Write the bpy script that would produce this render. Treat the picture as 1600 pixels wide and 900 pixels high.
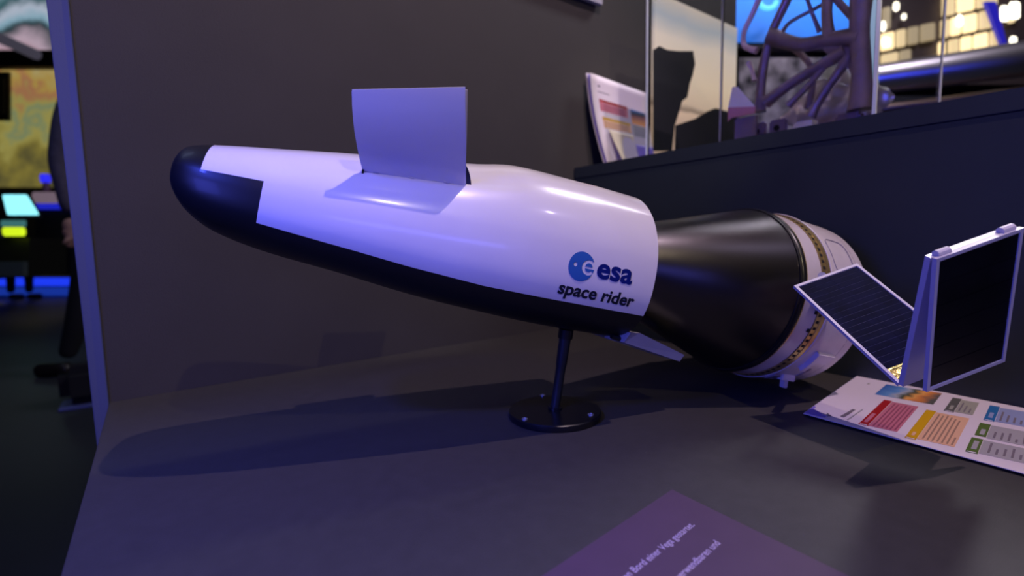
import bpy, bmesh, math, random
import numpy as np
from mathutils import Vector, Matrix
random.seed(4)
for o in list(bpy.data.objects): bpy.data.objects.remove(o)
SC = bpy.context.scene
COL = SC.collection
PI = math.pi

# ------------------------------------------------------------------ camera
YAW, PITCH, ROLL, FPX = math.radians(55.226), math.radians(5.6915), math.radians(1.0991), 799.96
CAMP = Vector((0, 0, .24))
fwd = Vector((math.cos(YAW)*math.cos(PITCH), math.sin(YAW)*math.cos(PITCH), -math.sin(PITCH)))
r0 = Vector((math.sin(YAW), -math.cos(YAW), 0)); d0 = fwd.cross(r0)
cr = r0*math.cos(ROLL) + d0*math.sin(ROLL); cd = -r0*math.sin(ROLL) + d0*math.cos(ROLL)
cam = bpy.data.cameras.new('camera'); camo = bpy.data.objects.new('camera', cam); COL.objects.link(camo)
camo.matrix_world = Matrix(((cr.x, -cd.x, -fwd.x, CAMP.x), (cr.y, -cd.y, -fwd.y, CAMP.y), (cr.z, -cd.z, -fwd.z, CAMP.z), (0, 0, 0, 1)))
cam.sensor_width = 36; cam.lens = FPX*36/1600; cam.clip_start = .01
cam.dof.use_dof = True; cam.dof.focus_distance = .54; cam.dof.aperture_fstop = 3.4
SC.camera = camo

# ------------------------------------------------------------------ world, lights, exposure
SC.view_settings.view_transform = 'Standard'; SC.view_settings.look = 'None'
SC.view_settings.gamma = 1; SC.view_settings.exposure = -0.28
W = bpy.data.worlds.new('hall_air'); SC.world = W; W.use_nodes = True
W.node_tree.nodes['Background'].inputs[0].default_value = (.10, .12, .30, 1)
W.node_tree.nodes['Background'].inputs[1].default_value = .02

def spot(name, loc, target, col, power, size=75, radius=.015, blend=.5):
    l = bpy.data.lights.new(name, 'SPOT'); l.color = col; l.energy = power
    l.spot_size = math.radians(size); l.spot_blend = blend; l.shadow_soft_size = radius
    o = bpy.data.objects.new(name, l); COL.objects.link(o); o.location = loc
    o.rotation_euler = (Vector(target)-Vector(loc)).to_track_quat('-Z', 'Y').to_euler(); return o
def area(name, loc, target, col, power, sx, sy):
    l = bpy.data.lights.new(name, 'AREA'); l.color = col; l.energy = power; l.shape = 'RECTANGLE'; l.size = sx; l.size_y = sy
    o = bpy.data.objects.new(name, l); COL.objects.link(o); o.location = loc
    o.rotation_euler = (Vector(target)-Vector(loc)).to_track_quat('-Z', 'Y').to_euler(); return o
spot('pink_white_spotlight', (.62, -.36, 2.50), (.45, .5, .2), (1, .75, .86), 140, 62, .014)
spot('warm_spotlight', (.08, -.95, 1.60), (.45, .7, .1), (1, .82, .52), 33, 75, .012)
spot('violet_spotlight', (1.35, -.9, 1.9), (.5, .5, .1), (.8, .7, 1), 7, 70, .03)
spot('case_fill_spot', (.25, -.35, 1.75), (1.10, .78, .52), (1, .88, .85), 70, 24, .03, .6)  # added fill to brighten the leaflet stack and case, no known fixture
area('blue_stage_light', (-.80, .10, .50), (.2, .6, .25), (.09, .11, 1), 11, .35, .35)
spot('blue_table_spotlight', (-.75, .15, 1.1), (-.06, .38, 0), (.06, .09, 1), 150, 46, .05, 1)
area('blue_fill_light', (-.10, -1.5, .42), (.5, .5, .2), (.15, .16, 1), 4.6, 1.1, .16)
area('overhead_strip', (.5, .2, 2.6), (.5, .6, 0), (.7, .85, 1), 1.0, 1.6, .12)
area('tube_fill_light', (3.2, .4, 3.2), (3.2, 1.0, .9), (.9, .85, .95), 90, 1.5, .3)  # added out of view so the polished tube catches light
spot('tube_blue_fill', (2.6, -1.2, .9), (3.4, 1.0, .95), (.04, .07, 1), 60, 50, .1)  # unseen blue fill, added only to tint the polished tube
area('hall_light_left', (-1.2, 2.6, 3.2), (-.8, 4.5, -.4), (.5, .6, 1), 12, 1.0, 1.0)

# ------------------------------------------------------------------ materials
def mat(name, col, rough=.5, metal=0, spec=.5, noise=0, nscale=40, bump=0, bscale=400, coat=0, emit=None, es=0, trans=0, alpha=1, ior=1.45):
    m = bpy.data.materials.new(name); m.use_nodes = True; nt = m.node_tree; b = nt.nodes['Principled BSDF']
    b.inputs['Base Color'].default_value = (*col, 1); b.inputs['Roughness'].default_value = rough
    b.inputs['Metallic'].default_value = metal; b.inputs['Specular IOR Level'].default_value = spec
    b.inputs['Coat Weight'].default_value = coat; b.inputs['Coat Roughness'].default_value = .08
    b.inputs['Transmission Weight'].default_value = trans; b.inputs['Alpha'].default_value = alpha; b.inputs['IOR'].default_value = ior
    if emit: b.inputs['Emission Color'].default_value = (*emit, 1); b.inputs['Emission Strength'].default_value = es
    tc = nt.nodes.new('ShaderNodeTexCoord')
    if noise:
        n = nt.nodes.new('ShaderNodeTexNoise'); n.inputs['Scale'].default_value = nscale; n.inputs['Detail'].default_value = 6
        nt.links.new(tc.outputs['Object'], n.inputs['Vector'])
        r = nt.nodes.new('ShaderNodeValToRGB'); nt.links.new(n.outputs['Fac'], r.inputs[0])
        r.color_ramp.elements[0].position = .3; r.color_ramp.elements[1].position = .7
        r.color_ramp.elements[0].color = (*[c*(1-noise) for c in col], 1); r.color_ramp.elements[1].color = (*[min(1, c*(1+noise)) for c in col], 1)
        nt.links.new(r.outputs[0], b.inputs['Base Color'])
    if bump:
        n = nt.nodes.new('ShaderNodeTexNoise'); n.inputs['Scale'].default_value = bscale
        nt.links.new(tc.outputs['Object'], n.inputs['Vector'])
        k = nt.nodes.new('ShaderNodeBump'); k.inputs['Strength'].default_value = bump; k.inputs['Distance'].default_value = .001
        nt.links.new(n.outputs['Fac'], k.inputs['Height']); nt.links.new(k.outputs[0], b.inputs['Normal'])
    return m
def ramp_mat(name, stops, axis='Z', lo=0, hi=1, noise=0, nscale=3, emit=0, rough=.6, swap=None):
    """a printed / lit picture whose own colours vary along an object axis"""
    m = bpy.data.materials.new(name); m.use_nodes = True; nt = m.node_tree; b = nt.nodes['Principled BSDF']
    tc = nt.nodes.new('ShaderNodeTexCoord'); sp = nt.nodes.new('ShaderNodeSeparateXYZ'); nt.links.new(tc.outputs['Object'], sp.inputs[0])
    mr = nt.nodes.new('ShaderNodeMapRange'); mr.inputs[1].default_value = lo; mr.inputs[2].default_value = hi
    nt.links.new(sp.outputs[axis], mr.inputs[0]); src = mr.outputs[0]
    if noise:
        n = nt.nodes.new('ShaderNodeTexNoise'); n.inputs['Scale'].default_value = nscale; n.inputs['Detail'].default_value = 5
        nt.links.new(tc.outputs['Object'], n.inputs['Vector'])
        a = nt.nodes.new('ShaderNodeMath'); a.operation = 'MULTIPLY_ADD'; nt.links.new(n.outputs['Fac'], a.inputs[0]); a.inputs[1].default_value = noise; nt.links.new(src, a.inputs[2])
        s = nt.nodes.new('ShaderNodeMath'); s.operation = 'SUBTRACT'; nt.links.new(a.outputs[0], s.inputs[0]); s.inputs[1].default_value = noise*.5; src = s.outputs[0]
    r = nt.nodes.new('ShaderNodeValToRGB'); nt.links.new(src, r.inputs[0])
    e = r.color_ramp.elements
    while len(e) < len(stops): e.new(.5)
    for k, (p, c) in enumerate(stops): e[k].position = p; e[k].color = (*c, 1)
    nt.links.new(r.outputs[0], b.inputs['Base Color']); b.inputs['Roughness'].default_value = rough
    if emit: nt.links.new(r.outputs[0], b.inputs['Emission Color']); b.inputs['Emission Strength'].default_value = emit; b.inputs['Base Color'].default_value = (0, 0, 0, 1)
    return m
M = {}
M['table'] = mat('dark_laminate', (.036, .033, .031), .55, noise=.10, nscale=60, bump=.25, bscale=900)
M['wall'] = mat('wall_paint', (.042, .037, .033), .75, noise=.06, nscale=8, bump=.3, bscale=700)
M['box'] = mat('plinth_paint', (.018, .024, .025), .6, noise=.08, nscale=12, bump=.2, bscale=800)
M['seam'] = mat('dark_seam', (.006, .006, .008), .8)
M['post'] = mat('post_paint', (.085, .10, .17), .5, bump=.2, bscale=600)
M['white'] = mat('gloss_white_paint', (.78, .74, .78), .22, coat=.5, noise=.015, nscale=30)
M['black'] = mat('satin_black_tiles', (.008, .008, .009), .40, spec=.35, coat=.05)
M['cone'] = mat('black_cone_finish', (.085, .080, .088), .33, metal=1, bump=.06, bscale=2500)
M['ringblack'] = mat('ring_black', (.008, .008, .009), .3)
M['stage'] = mat('stage_white', (.62, .56, .58), .32, coat=.2, noise=.05, nscale=50)
M['gold'] = mat('brass_band', (.50, .38, .14), .34, metal=.8, noise=.15, nscale=120)
M['slot'] = mat('dark_slot', (.010, .008, .006), .8)
M['line'] = mat('panel_line_grey', (.25, .22, .27), .5)
M['grey'] = mat('light_grey_plastic', (.42, .40, .44), .45, noise=.05)
M['frame'] = mat('array_frame_white', (.62, .58, .66), .35, coat=.2)
M['cell'] = mat('solar_cell_blue', (.004, .005, .026), .6, spec=.03, noise=.35, nscale=60)
M['cellgap'] = mat('cell_backing', (.14, .14, .24), .8, spec=.05, noise=.3, nscale=200)
M['cellshade'] = mat('solar_cell_shade', (.004, .004, .007), .4, spec=.2, noise=.4, nscale=25)  # same cells as the blue ones, darkness from their angle put into the colour
M['foil'] = mat('gold_foil', (.40, .33, .12), .25, metal=.9, bump=1, bscale=160)
M['rod'] = mat('dark_steel', (.05, .055, .07), .32, metal=.7)
M['base'] = mat('black_lacquer', (.006, .006, .007), .3)
M['screw'] = mat('zinc_screw', (.5, .5, .55), .35, metal=.8)
M['logo'] = mat('logo_mid_blue', (.03, .13, .42), .35)
M['navy'] = mat('logo_navy', (.004, .012, .16), .35)
M['ink'] = mat('lettering_dark', (.006, .010, .03), .4)
M['paper'] = mat('leaflet_paper', (.70, .62, .68), .45)
M['acrylic'] = mat('acrylic_sheet', (1, 1, 1), .02, trans=1, ior=1.1, spec=.5)
M['acedge'] = mat('acrylic_polished_edge', (.85, .90, .80), .25, spec=1)
M['lattice'] = mat('printed_metal', (.30, .22, .26), .38, metal=.6, noise=.15, nscale=30)
M['latlight'] = mat('printed_metal_light', (.75, .55, .60), .35, metal=.3)
M['chrome'] = mat('polished_metal', (.85, .78, .80), .3, metal=.85, bump=.8, bscale=30)
M['skin'] = mat('skin', (.45, .25, .18), .5)
M['hair'] = mat('hair_dark', (.02, .014, .01), .5)
M['cloth'] = mat('dark_violet_cloth', (.10, .085, .13), .8, noise=.2)
M['trousers'] = mat('black_cloth', (.008, .008, .012), .9)
M['shoe'] = mat('shoe_leather', (.015, .012, .012), .4)

# ------------------------------------------------------------------ mesh helpers
def obj(name, verts, faces, m, parent=None, smooth=False):
    me = bpy.data.meshes.new(name); me.from_pydata([tuple(v) for v in verts], [], faces); me.update()
    o = bpy.data.objects.new(name, me); COL.objects.link(o)
    if m: me.materials.append(m)
    if smooth:
        for p in me.polygons: p.use_smooth = True
    if parent: o.parent = parent
    return o
def bmobj(name, bm, m, parent=None, smooth=False):
    bmesh.ops.recalc_face_normals(bm, faces=bm.faces)
    me = bpy.data.meshes.new(name); bm.to_mesh(me); bm.free(); me.materials.append(m)
    o = bpy.data.objects.new(name, me); COL.objects.link(o)
    if smooth:
        for p in me.polygons: p.use_smooth = True
        me.set_sharp_from_angle(angle=math.radians(40))
    if parent: o.parent = parent
    return o
def box(bm, o, ax, ay, az, bev=0):
    """solid spanned from corner o by three edge vectors"""
    o, ax, ay, az = Vector(o), Vector(ax), Vector(ay), Vector(az)
    v = [bm.verts.new(o+ax*i+ay*j+az*k) for i in (0, 1) for j in (0, 1) for k in (0, 1)]
    f = [bm.faces.new([v[i] for i in q]) for q in ((0, 1, 3, 2), (4, 6, 7, 5), (0, 4, 5, 1), (2, 3, 7, 6), (0, 2, 6, 4), (1, 5, 7, 3))]
    if bev:
        es = {e for q in f for e in q.edges}
        bmesh.ops.bevel(bm, geom=list(es), offset=bev, segments=2, affect='EDGES')
def boxo(name, lo, hi, m, parent=None, bev=0):
    bm = bmesh.new(); lo, hi = Vector(lo), Vector(hi); d = hi-lo
    box(bm, lo, (d.x, 0, 0), (0, d.y, 0), (0, 0, d.z), bev); return bmobj(name, bm, m, parent)
def lathe(bm, prof, origin=(0, 0, 0), ax=(0, 0, 1), n=48, u=None):
    origin, ax = Vector(origin), Vector(ax).normalized(); u = Vector(u) if u else ax.orthogonal(); u.normalize(); w = ax.cross(u)
    rings = []
    for r, h in prof:
        if r < 1e-6: rings.append([bm.verts.new(origin+ax*h)])
        else: rings.append([bm.verts.new(origin+ax*h+(u*math.cos(2*PI*k/n)+w*math.sin(2*PI*k/n))*r) for k in range(n)])
    for a, b in zip(rings, rings[1:]):
        if len(a) == 1 and len(b) == 1: continue
        for k in range(n):
            k2 = (k+1) % n
            q = [a[k % len(a)], a[k2 % len(a)], b[k2 % len(b)], b[k % len(b)]]
            q2 = []
            for x in q:
                if x not in q2: q2.append(x)
            bm.faces.new(q2)
def latheo(name, prof, m, parent=None, origin=(0, 0, 0), ax=(0, 0, 1), n=48):
    bm = bmesh.new(); lathe(bm, prof, origin, ax, n); return bmobj(name, bm, m, parent, True)
def tube(bm, pts, radii, n=10, cap=True):
    pts = [Vector(p) for p in pts]; rings = []
    for i, p in enumerate(pts):
        t = (pts[min(i+1, len(pts)-1)]-pts[max(i-1, 0)]).normalized()
        u = t.orthogonal() if i == 0 else (pu - t*pu.dot(t)); u.normalize(); pu = u; w = t.cross(u)
        r = radii[i] if isinstance(radii, (list, tuple)) else radii
        rings.append([bm.verts.new(p+(u*math.cos(2*PI*k/n)+w*math.sin(2*PI*k/n))*r) for k in range(n)])
    for a, b in zip(rings, rings[1:]):
        for k in range(n): bm.faces.new([a[k], a[(k+1) % n], b[(k+1) % n], b[k]])
    if cap: bm.faces.new(rings[0][::-1]); bm.faces.new(rings[-1])
def empty(name, loc=(0, 0, 0)):
    o = bpy.data.objects.new(name, None); o.empty_display_size = .02; COL.objects.link(o); o.location = loc; return o
def tag(o, label=None, cat=None, group=None, kind=None):
    if label: o['label'] = label
    if cat: o['category'] = cat
    if group: o['group'] = group
    if kind: o['kind'] = kind
    return o
def adopt(root, parts):
    """parent world-space parts to an Empty that already has its place"""
    for p in parts: p.parent = root; p.matrix_parent_inverse = root.matrix_world.inverted()
def rooted(name, loc):
    o = empty(name, loc); o.matrix_world = Matrix.Translation(loc); return o
def text_mesh(txt, size, align='LEFT', bold=0, extr=0, shear=0):
    cu = bpy.data.curves.new('lettering', 'FONT'); cu.body = txt; cu.size = size; cu.align_x = align; cu.offset = bold; cu.extrude = extr; cu.shear = shear
    cu.resolution_u = 4
    o = bpy.data.objects.new('lettering', cu); COL.objects.link(o)
    dg = bpy.context.evaluated_depsgraph_get(); me = bpy.data.meshes.new_from_object(o.evaluated_get(dg))
    bpy.data.objects.remove(o); return me
def far(x, y, d):
    """real-world place of a background item: photo direction and distance ahead of the lens"""
    v = cr*((x-800)/FPX)+cd*((y-450)/FPX)+fwd; return CAMP+v*d

# ------------------------------------------------------------------ setting
ZF = -.46
tag(boxo('floor', (-9, -3, ZF-.1), (14, 16, ZF), mat('hall_floor', (.030, .034, .040), .5, noise=.2, nscale=1.5)), kind='structure')
tag(boxo('ceiling', (-9, -3, 7.2), (14, 16, 7.3), mat('hall_ceiling', (.02, .02, .025), .8)), kind='structure')
hallm = mat('hall_wall_dark', (.02, .02, .026), .8)
tag(boxo('wall_left', (-9.1, -3, ZF), (-9, 16, 7.2), hallm), kind='structure')
tag(boxo('wall_right', (14, -3, ZF), (14.1, 16, 7.2), hallm), kind='structure')
tag(boxo('wall_far', (-9, 16, ZF), (14, 16.1, 7.2), hallm), kind='structure')
tag(boxo('wall_behind_camera', (-9, -3.1, ZF), (14, -3, 7.2), hallm), kind='structure')
# partition: slightly turned against the table
WD = Vector((1, .054, 0)).normalized(); WN = Vector((.054, -1, 0)).normalized()
W0 = Vector((-.0735, .982, 0))
bm = bmesh.new(); box(bm, W0+Vector((0, 0, ZF)), WD*1.80, -WN*.06, (0, 0, 2.6)); wall = bmobj('wall_back', bm, M['wall']); tag(wall, kind='structure')
bm = bmesh.new()   # post on the wall's open end, tapering downwards
P0 = W0-WD*.0265; zt, zb = 1.6, ZF
wt, wbm = .031, .014
vv = []
for z, wd in ((zb, wbm), (zt, wt)):
    for a, b in ((-.0265+.024-wd, .002), (-.0005, -.004), (-.0005, .05), (-.0265+.024-wd, .05)):
        vv.append(bm.verts.new(W0+WD*a-WN*b+Vector((0, 0, z))))
for q in ((0, 1, 2, 3), (4, 7, 6, 5), (0, 4, 5, 1), (1, 5, 6, 2), (2, 6, 7, 3), (3, 7, 4, 0)): bm.faces.new([vv[i] for i in q])
bmesh.ops.bevel(bm, geom=list(bm.edges), offset=.0012, segments=2, affect='EDGES')
tag(bmobj('trim_1', bm, M['post']), kind='structure')

# exhibition table
table = rooted('exhibition_table', (.43, .45, ZF)); tag(table, 'dark grey low exhibition table under the spacecraft model', 'table')
bm = bmesh.new(); vs = []
def prism(bm, ring, z0, z1, bev=0):
    a = [bm.verts.new((x, y, z0)) for x, y in ring]; b = [bm.verts.new((x, y, z1)) for x, y in ring]
    n = len(ring); bm.faces.new(a[::-1]); bm.faces.new(b)
    for k in range(n): bm.faces.new([a[k], a[(k+1) % n], b[(k+1) % n], b[k]])
    if bev: bmesh.ops.bevel(bm, geom=list(bm.edges), offset=bev, segments=3, affect='EDGES')
prism(bm, [(-.0735, -.12), (.924, -.12), (.924, 1.0345), (-.0735, .9805)], -.03, 0, .0015); top = bmobj('tabletop', bm, M['table'], smooth=False)
bm = bmesh.new(); prism(bm, [(-.065, -.11), (.920, -.11), (.920, 1.030), (-.065, .976)], ZF, -.0305); bodyp = bmobj('side_panel', bm, M['box'])
adopt(table, [top, bodyp])
# display plinth to the right
pl = rooted('display_plinth', (1.2, .4, ZF)); tag(pl, 'tall dark navy display plinth carrying the clear case', 'plinth')
p1 = boxo('body_panel', (.925, -.35, ZF), (1.50, 1.030, .388), M['box'])
p2 = boxo('top_slab', (.9235, -.352, .3895), (1.505, 1.033, .418), M['box'], bev=.001)
p3 = boxo('seam', (.927, -.348, .388), (1.498, 1.028, .3895), M['seam'])
adopt(pl, [p1, p2, p3])

# ------------------------------------------------------------------ spacecraft model (local axes: x aft, y away from camera side, z up)
a_ = Vector((.949443, -.220723, -.223246)).normalized(); v_ = Vector((-.226425, -.974031, 0)).normalized(); w_ = a_.cross(v_)
if w_.z < 0: w_ = -w_
ORG = Vector((.41673, .50944, .22378))
craft = empty('spacecraft_model')
craft.matrix_world = Matrix(((a_.x, -v_.x, w_.x, ORG.x), (a_.y, -v_.y, w_.y, ORG.y), (a_.z, -v_.z, w_.z, ORG.z), (0, 0, 0, 1)))
tag(craft, 'white and black lifting body spacecraft model with dark cone stage and solar panels', 'spacecraft model')
def T(s, v, w): return Vector((s, -v, w))
S0, SE = -.4125, .092
TAB = np.array([(-.4125, 0, -.006, -.006, -.0061), (-.4112, .030, -.008, .0065, -.020), (-.406, .046, -.010, .0175, -.031), (-.395, .057, -.013, .0230, -.0435), (-.37, .068, -.017, .0292, -.0575), (-.326, .078, -.02, .0381, -.0675), (-.25, .087, -.022, .0535, -.0762), (-.17, .0935, -.022, .0675, -.0865), (-.122, .097, -.021, .077, -.0907), (-.08, .099, -.02, .0865, -.0933), (-.05, .0998, -.019, .0885, -.0952), (0, .0998, -.017, .0895, -.097), (.05, .0995, -.016, .0905, -.0975), (.092, .098, -.015, .0905, -.0975)])
UU = np.sqrt(TAB[:, 0]-S0)
def prm(s):
    u = math.sqrt(max(s-S0, 0)); k = int(min(max(np.searchsorted(UU, u)-1, 0), len(UU)-2)); h = UU[k+1]-UU[k]; t = (u-UU[k])/h
    def m(i, c):
        if i == 0: return (TAB[1, c]-TAB[0, c])/(UU[1]-UU[0])
        if i == len(UU)-1: return (TAB[-1, c]-TAB[-2, c])/(UU[-1]-UU[-2])
        e0 = (TAB[i, c]-TAB[i-1, c])/(UU[i]-UU[i-1]); e1 = (TAB[i+1, c]-TAB[i, c])/(UU[i+1]-UU[i])
        return 0 if e0*e1 <= 0 else 2*e0*e1/(e0+e1)
    o = []
    for c in range(1, 5):
        q0, q1 = TAB[k, c], TAB[k+1, c]; m0, m1 = m(k, c)*h, m(k+1, c)*h
        o.append((2*t**3-3*t*t+1)*q0+(t**3-2*t*t+t)*m0+(-2*t**3+3*t*t)*q1+(t**3-t*t)*m1)
    return o
NU, NL = 2.0, 2.6
def v_at(s, w):
    b, wc, wt, wb = prm(s)
    q, n = ((w-wc)/max(wt-wc, 1e-9), NU) if w >= wc else ((wc-w)/max(wc-wb, 1e-9), NL)
    return b*max(0, 1-min(q, 1)**n)**(1/n)
def b1(s): return -.0045+(s+.381)*.02                                   # forward notch line
def b2(s): return float(np.interp(s, [-.42, -.3272, -.2867, -.2401, -.1898, -.1508, -.1112, -.04, .1], [-.034, -.0419, -.0458, -.0500, -.0550, -.0575, -.0602, -.0611, -.0613]))
SA, SB = -.3825, -.3308
cols = sorted(set([S0+.0002+(SE-S0)*(k/70)**2 for k in range(71)] + [SA, SB, SE, -.2463, -.1405])); cols = [s for s in cols if s <= SE]
# drop columns crowding the paint steps
cols = [s for s in cols if s in (SA, SB, -.2463, -.1405) or min(abs(s-q) for q in (SA, SB, -.2463, -.1405)) > .0015]
def ang(s, w):
    b, wc, wt, wb = prm(s)
    if w >= wc: return math.acos(min(1, ((w-wc)/max(wt-wc, 1e-9))**(NU/2)))
    return PI/2+math.asin(min(1, ((wc-w)/max(wc-wb, 1e-9))**(NL/2)))
def pt(s, th, off=0):
    b, wc, wt, wb = prm(s); sn, cs = math.sin(th), math.cos(th)
    n = NU if cs >= 0 else NL
    v = b*abs(sn)**(2/n)*(1 if sn >= 0 else -1); w = wc+((wt-wc) if cs >= 0 else (wc-wb))*abs(cs)**(2/n)*(1 if cs >= 0 else -1)
    return v, w
n1, n2, n3 = 22, 6, 12
HS = [-.2483, -.1405]                        # bay from s0 to s1, hinges on both shoulders
def hinge_w(s): return .0277+(s+.2483)*(.0384-.0277)/(.1021)
rows = []
grid = []
for s in cols:
    ths = []
    t1 = ang(s, min(max(b1(s), -1), prm(s)[2]*.99+prm(s)[1]*.01)) if s > S0+.001 else PI*.5
    t2 = max(t1+.12, ang(s, max(b2(s), prm(s)[3]*.98))) if s > S0+.001 else PI*.62
    ths = [t1*k/n1 for k in range(n1)]+[t1+(t2-t1)*k/n2 for k in range(n2)]+[t2+(PI-t2)*k/n3 for k in range(n3+1)]
    grid.append(ths)
NR = n1+n2+n3+1
V = []; idx = {}
for i, s in enumerate(cols):
    for j in range(NR):
        v, w = pt(s, grid[i][j]); idx[i, j, 1] = len(V); V.append(T(s, v, w))
        if 0 < j < NR-1: idx[i, j, -1] = len(V); V.append(T(s, -v, w))
        else: idx[i, j, -1] = idx[i, j, 1]
# smooth normals from the surface itself
allf = []
for i in range(len(cols)-1):
    for j in range(NR-1):
        for sd in (1, -1):
            q = [idx[i, j, sd], idx[i+1, j, sd], idx[i+1, j+1, sd], idx[i, j+1, sd]]
            if sd == 1: q = q[::-1]
            sm = (cols[i]+cols[i+1])/2; white = (cols[i] >= SB-1e-6 and j < n1+n2) or (cols[i] >= SA-1e-6 and cols[i] < SB-1e-6 and j < n1)
            vj, wj = pt(sm, (grid[i][j]+grid[i][j+1])/2)
            hole = HS[0]+.002 < sm < HS[1] and wj > hinge_w(sm)+.001
            allf.append((q, white, hole))
norm = [Vector((0, 0, 0)) for _ in V]
for q, _, _h in allf:
    n = (V[q[2]]-V[q[0]]).cross(V[q[3]]-V[q[1]])
    for k in q: norm[k] += n
for k, n in enumerate(norm): n.normalize()
def shell(name, want, m):
    fs = [q for q, wh, ho in allf if wh == want and not ho]; used = sorted({k for q in fs for k in q}); mp = {k: n for n, k in enumerate(used)}
    o = obj(name, [V[k] for k in used], [[mp[k] for k in q] for q in fs], m, craft, True)
    o.data.normals_split_custom_set_from_vertices([tuple(norm[k]) for k in used]); return o
shell('fuselage', True, M['white'])
hs = shell('heat_shield', False, M['black'])
# aft bulkhead + payload bay tub
ring = [T(SE, *pt(SE, grid[-1][j])) for j in range(NR)]+[T(SE, -pt(SE, grid[-1][j])[0], pt(SE, grid[-1][j])[1]) for j in range(NR-2, 0, -1)]
obj('bulkhead', ring, [list(range(len(ring)))], M['ringblack'], craft)
bm = bmesh.new()
for (o_, x_, y_, z_) in (((HS[0], -.062, .0), (.102, 0, 0), (0, .124, 0), (0, 0, -.004)), ((HS[0]-.001, -.068, -.004), (.002, 0, 0), (0, .136, 0), (0, 0, .034)), ((HS[1]-.001, -.070, -.004), (.0025, 0, 0), (0, .140, 0), (0, 0, .045)),
                       ((HS[0], -.066, -.004), (.102, 0, 0), (0, .003, 0), (0, 0, .030)), ((HS[0], .063, -.004), (.102, 0, 0), (0, .003, 0), (0, 0, .030))):
    box(bm, o_, x_, y_, z_)
bmobj('payload_bay', bm, M['slot'], craft)
# bay doors
LPN = [(-.2483, .0657, .0277), (-.254, .077, .0365), (-.2588, .087, .0451), (-.2638, .096, .0558), (-.2676, .103, .066), (-.2708, .108, .077), (-.273, .111, .088)]
RPN = [(-.1462, .073, .0384), (-.1532, .087, .0522), (-.1594, .099, .0649), (-.165, .109, .0779), (-.1702, .117, .0901), (-.1747, .122, .1033), (-.1783, .125, .1169)]
LF_ = [(-.2425, .0657, .0277), (-.2425, .068, .040), (-.2425, .069, .052), (-.2425, .0685, .064), (-.2425, .067, .075), (-.2425, .064, .084), (-.2425, .060, .090)]
RF_ = [(-.1462, .073, .0384), (-.1475, .074, .054), (-.1485, .0735, .068), (-.149, .072, .082), (-.1495, .069, .096), (-.150, .065, .110), (-.1505, .060, .123)]
def door(side):
    n = 10; th = .0022; LP, RP = (LPN, RPN) if side > 0 else (LF_, RF_)
    def P(k, j, lay):
        l, r = Vector(LP[k]), Vector(RP[k]); p = l.lerp(r, j/n)
        d = Vector((0, .78, -.62)) if k < 6 else Vector((0, .9, -.4))
        q = p - Vector((0, d.y, d.z))*th*lay
        return T(q.x, q.y*side, q.z)
    bm = bmesh.new(); g = {}
    for lay in (0, 1):
        for k in range(7):
            for j in range(n+1): g[lay, k, j] = bm.verts.new(P(k, j, lay))
    for k in range(6):
        for j in range(n):
            bm.faces.new([g[0, k, j], g[0, k, j+1], g[0, k+1, j+1], g[0, k+1, j]]); bm.faces.new([g[1, k, j], g[1, k+1, j], g[1, k+1, j+1], g[1, k, j+1]])
    for k in range(6):
        for j in (0, n): bm.faces.new([g[0, k, j], g[0, k+1, j], g[1, k+1, j], g[1, k, j]])
    for j in range(n):
        for k in (0, 6): bm.faces.new([g[0, k, j], g[1, k, j], g[1, k, j+1], g[0, k, j+1]])
    o = bmobj('bay_door', bm, M['white'], craft, True)
    bm = bmesh.new()                       # inner liner, slightly longer to the rear
    g = {}
    for lay in (1.3, 2.2):
        for k in range(1, 7):
            for j in range(n+1):
                q = P(k, j, lay); q = Vector((q.x+.0032*(j/n)*(k-1)/5, q.y, q.z-.002*(k == 6))); g[lay, k, j] = bm.verts.new(q)
    for k in range(1, 6):
        for j in range(n):
            for lay in (1.3, 2.2): bm.faces.new([g[lay, k, j], g[lay, k, j+1], g[lay, k+1, j+1], g[lay, k+1, j]])
        for j in (0, n): bm.faces.new([g[1.3, k, j], g[1.3, k+1, j], g[2.2, k+1, j], g[2.2, k, j]])
    for j in range(n):
        for k in (1, 6): bm.faces.new([g[1.3, k, j], g[2.2, k, j], g[2.2, k, j+1], g[1.3, k, j+1]])
    bmobj('door_liner', bm, M['frame'], o, True)
    for f in (.12, .45, .8):
        l = Vector(LP[0]).lerp(Vector(RP[0]), f); bm = bmesh.new()
        tube(bm, [T(l.x-.003, (l.y+.0006)*side, l.z+.0004), T(l.x+.003, (l.y+.0006)*side, l.z+.0007)], .0009, 8); bmobj('hinge', bm, M['frame'], o)
door(1); door(-1)
# markings, laid on the curved side
def on_side(name, me2d, s_, w_0, m, k=1, parent=craft, off=.0005):
    """flat shapes (x aft, y up) wrapped on the near flank"""
    bm = bmesh.new(); bm.from_mesh(me2d)
    bmesh.ops.triangulate(bm, faces=bm.faces)
    bmesh.ops.subdivide_edges(bm, edges=[e for e in bm.edges if e.calc_length() > .004], cuts=1)
    for p in bm.verts:
        s = s_+p.co.x*k; w = w_0+p.co.y*k; p.co = T(s, v_at(min(s, SE), w)+off, w)
    for f in bm.faces: f.normal_update()
    me = bpy.data.meshes.new(name); bm.to_mesh(me); bm.free(); me.materials.append(m)
    o = bpy.data.objects.new(name, me); COL.objects.link(o); o.parent = parent; return o
def fit_text(txt, x0, x1, y0, xh, bold, **kw):
    me = text_mesh(txt, 1, bold=bold, **kw); xs = [p.co.x for p in me.vertices]; sx = (x1-x0)/(max(xs)-min(xs)); mn = min(xs)
    me.transform(Matrix.Translation((-mn, 0, 0))); me.transform(Matrix.Diagonal((sx, xh/.50, 1, 1))); me.transform(Matrix.Translation((x0, y0, 0))); return me
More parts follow.
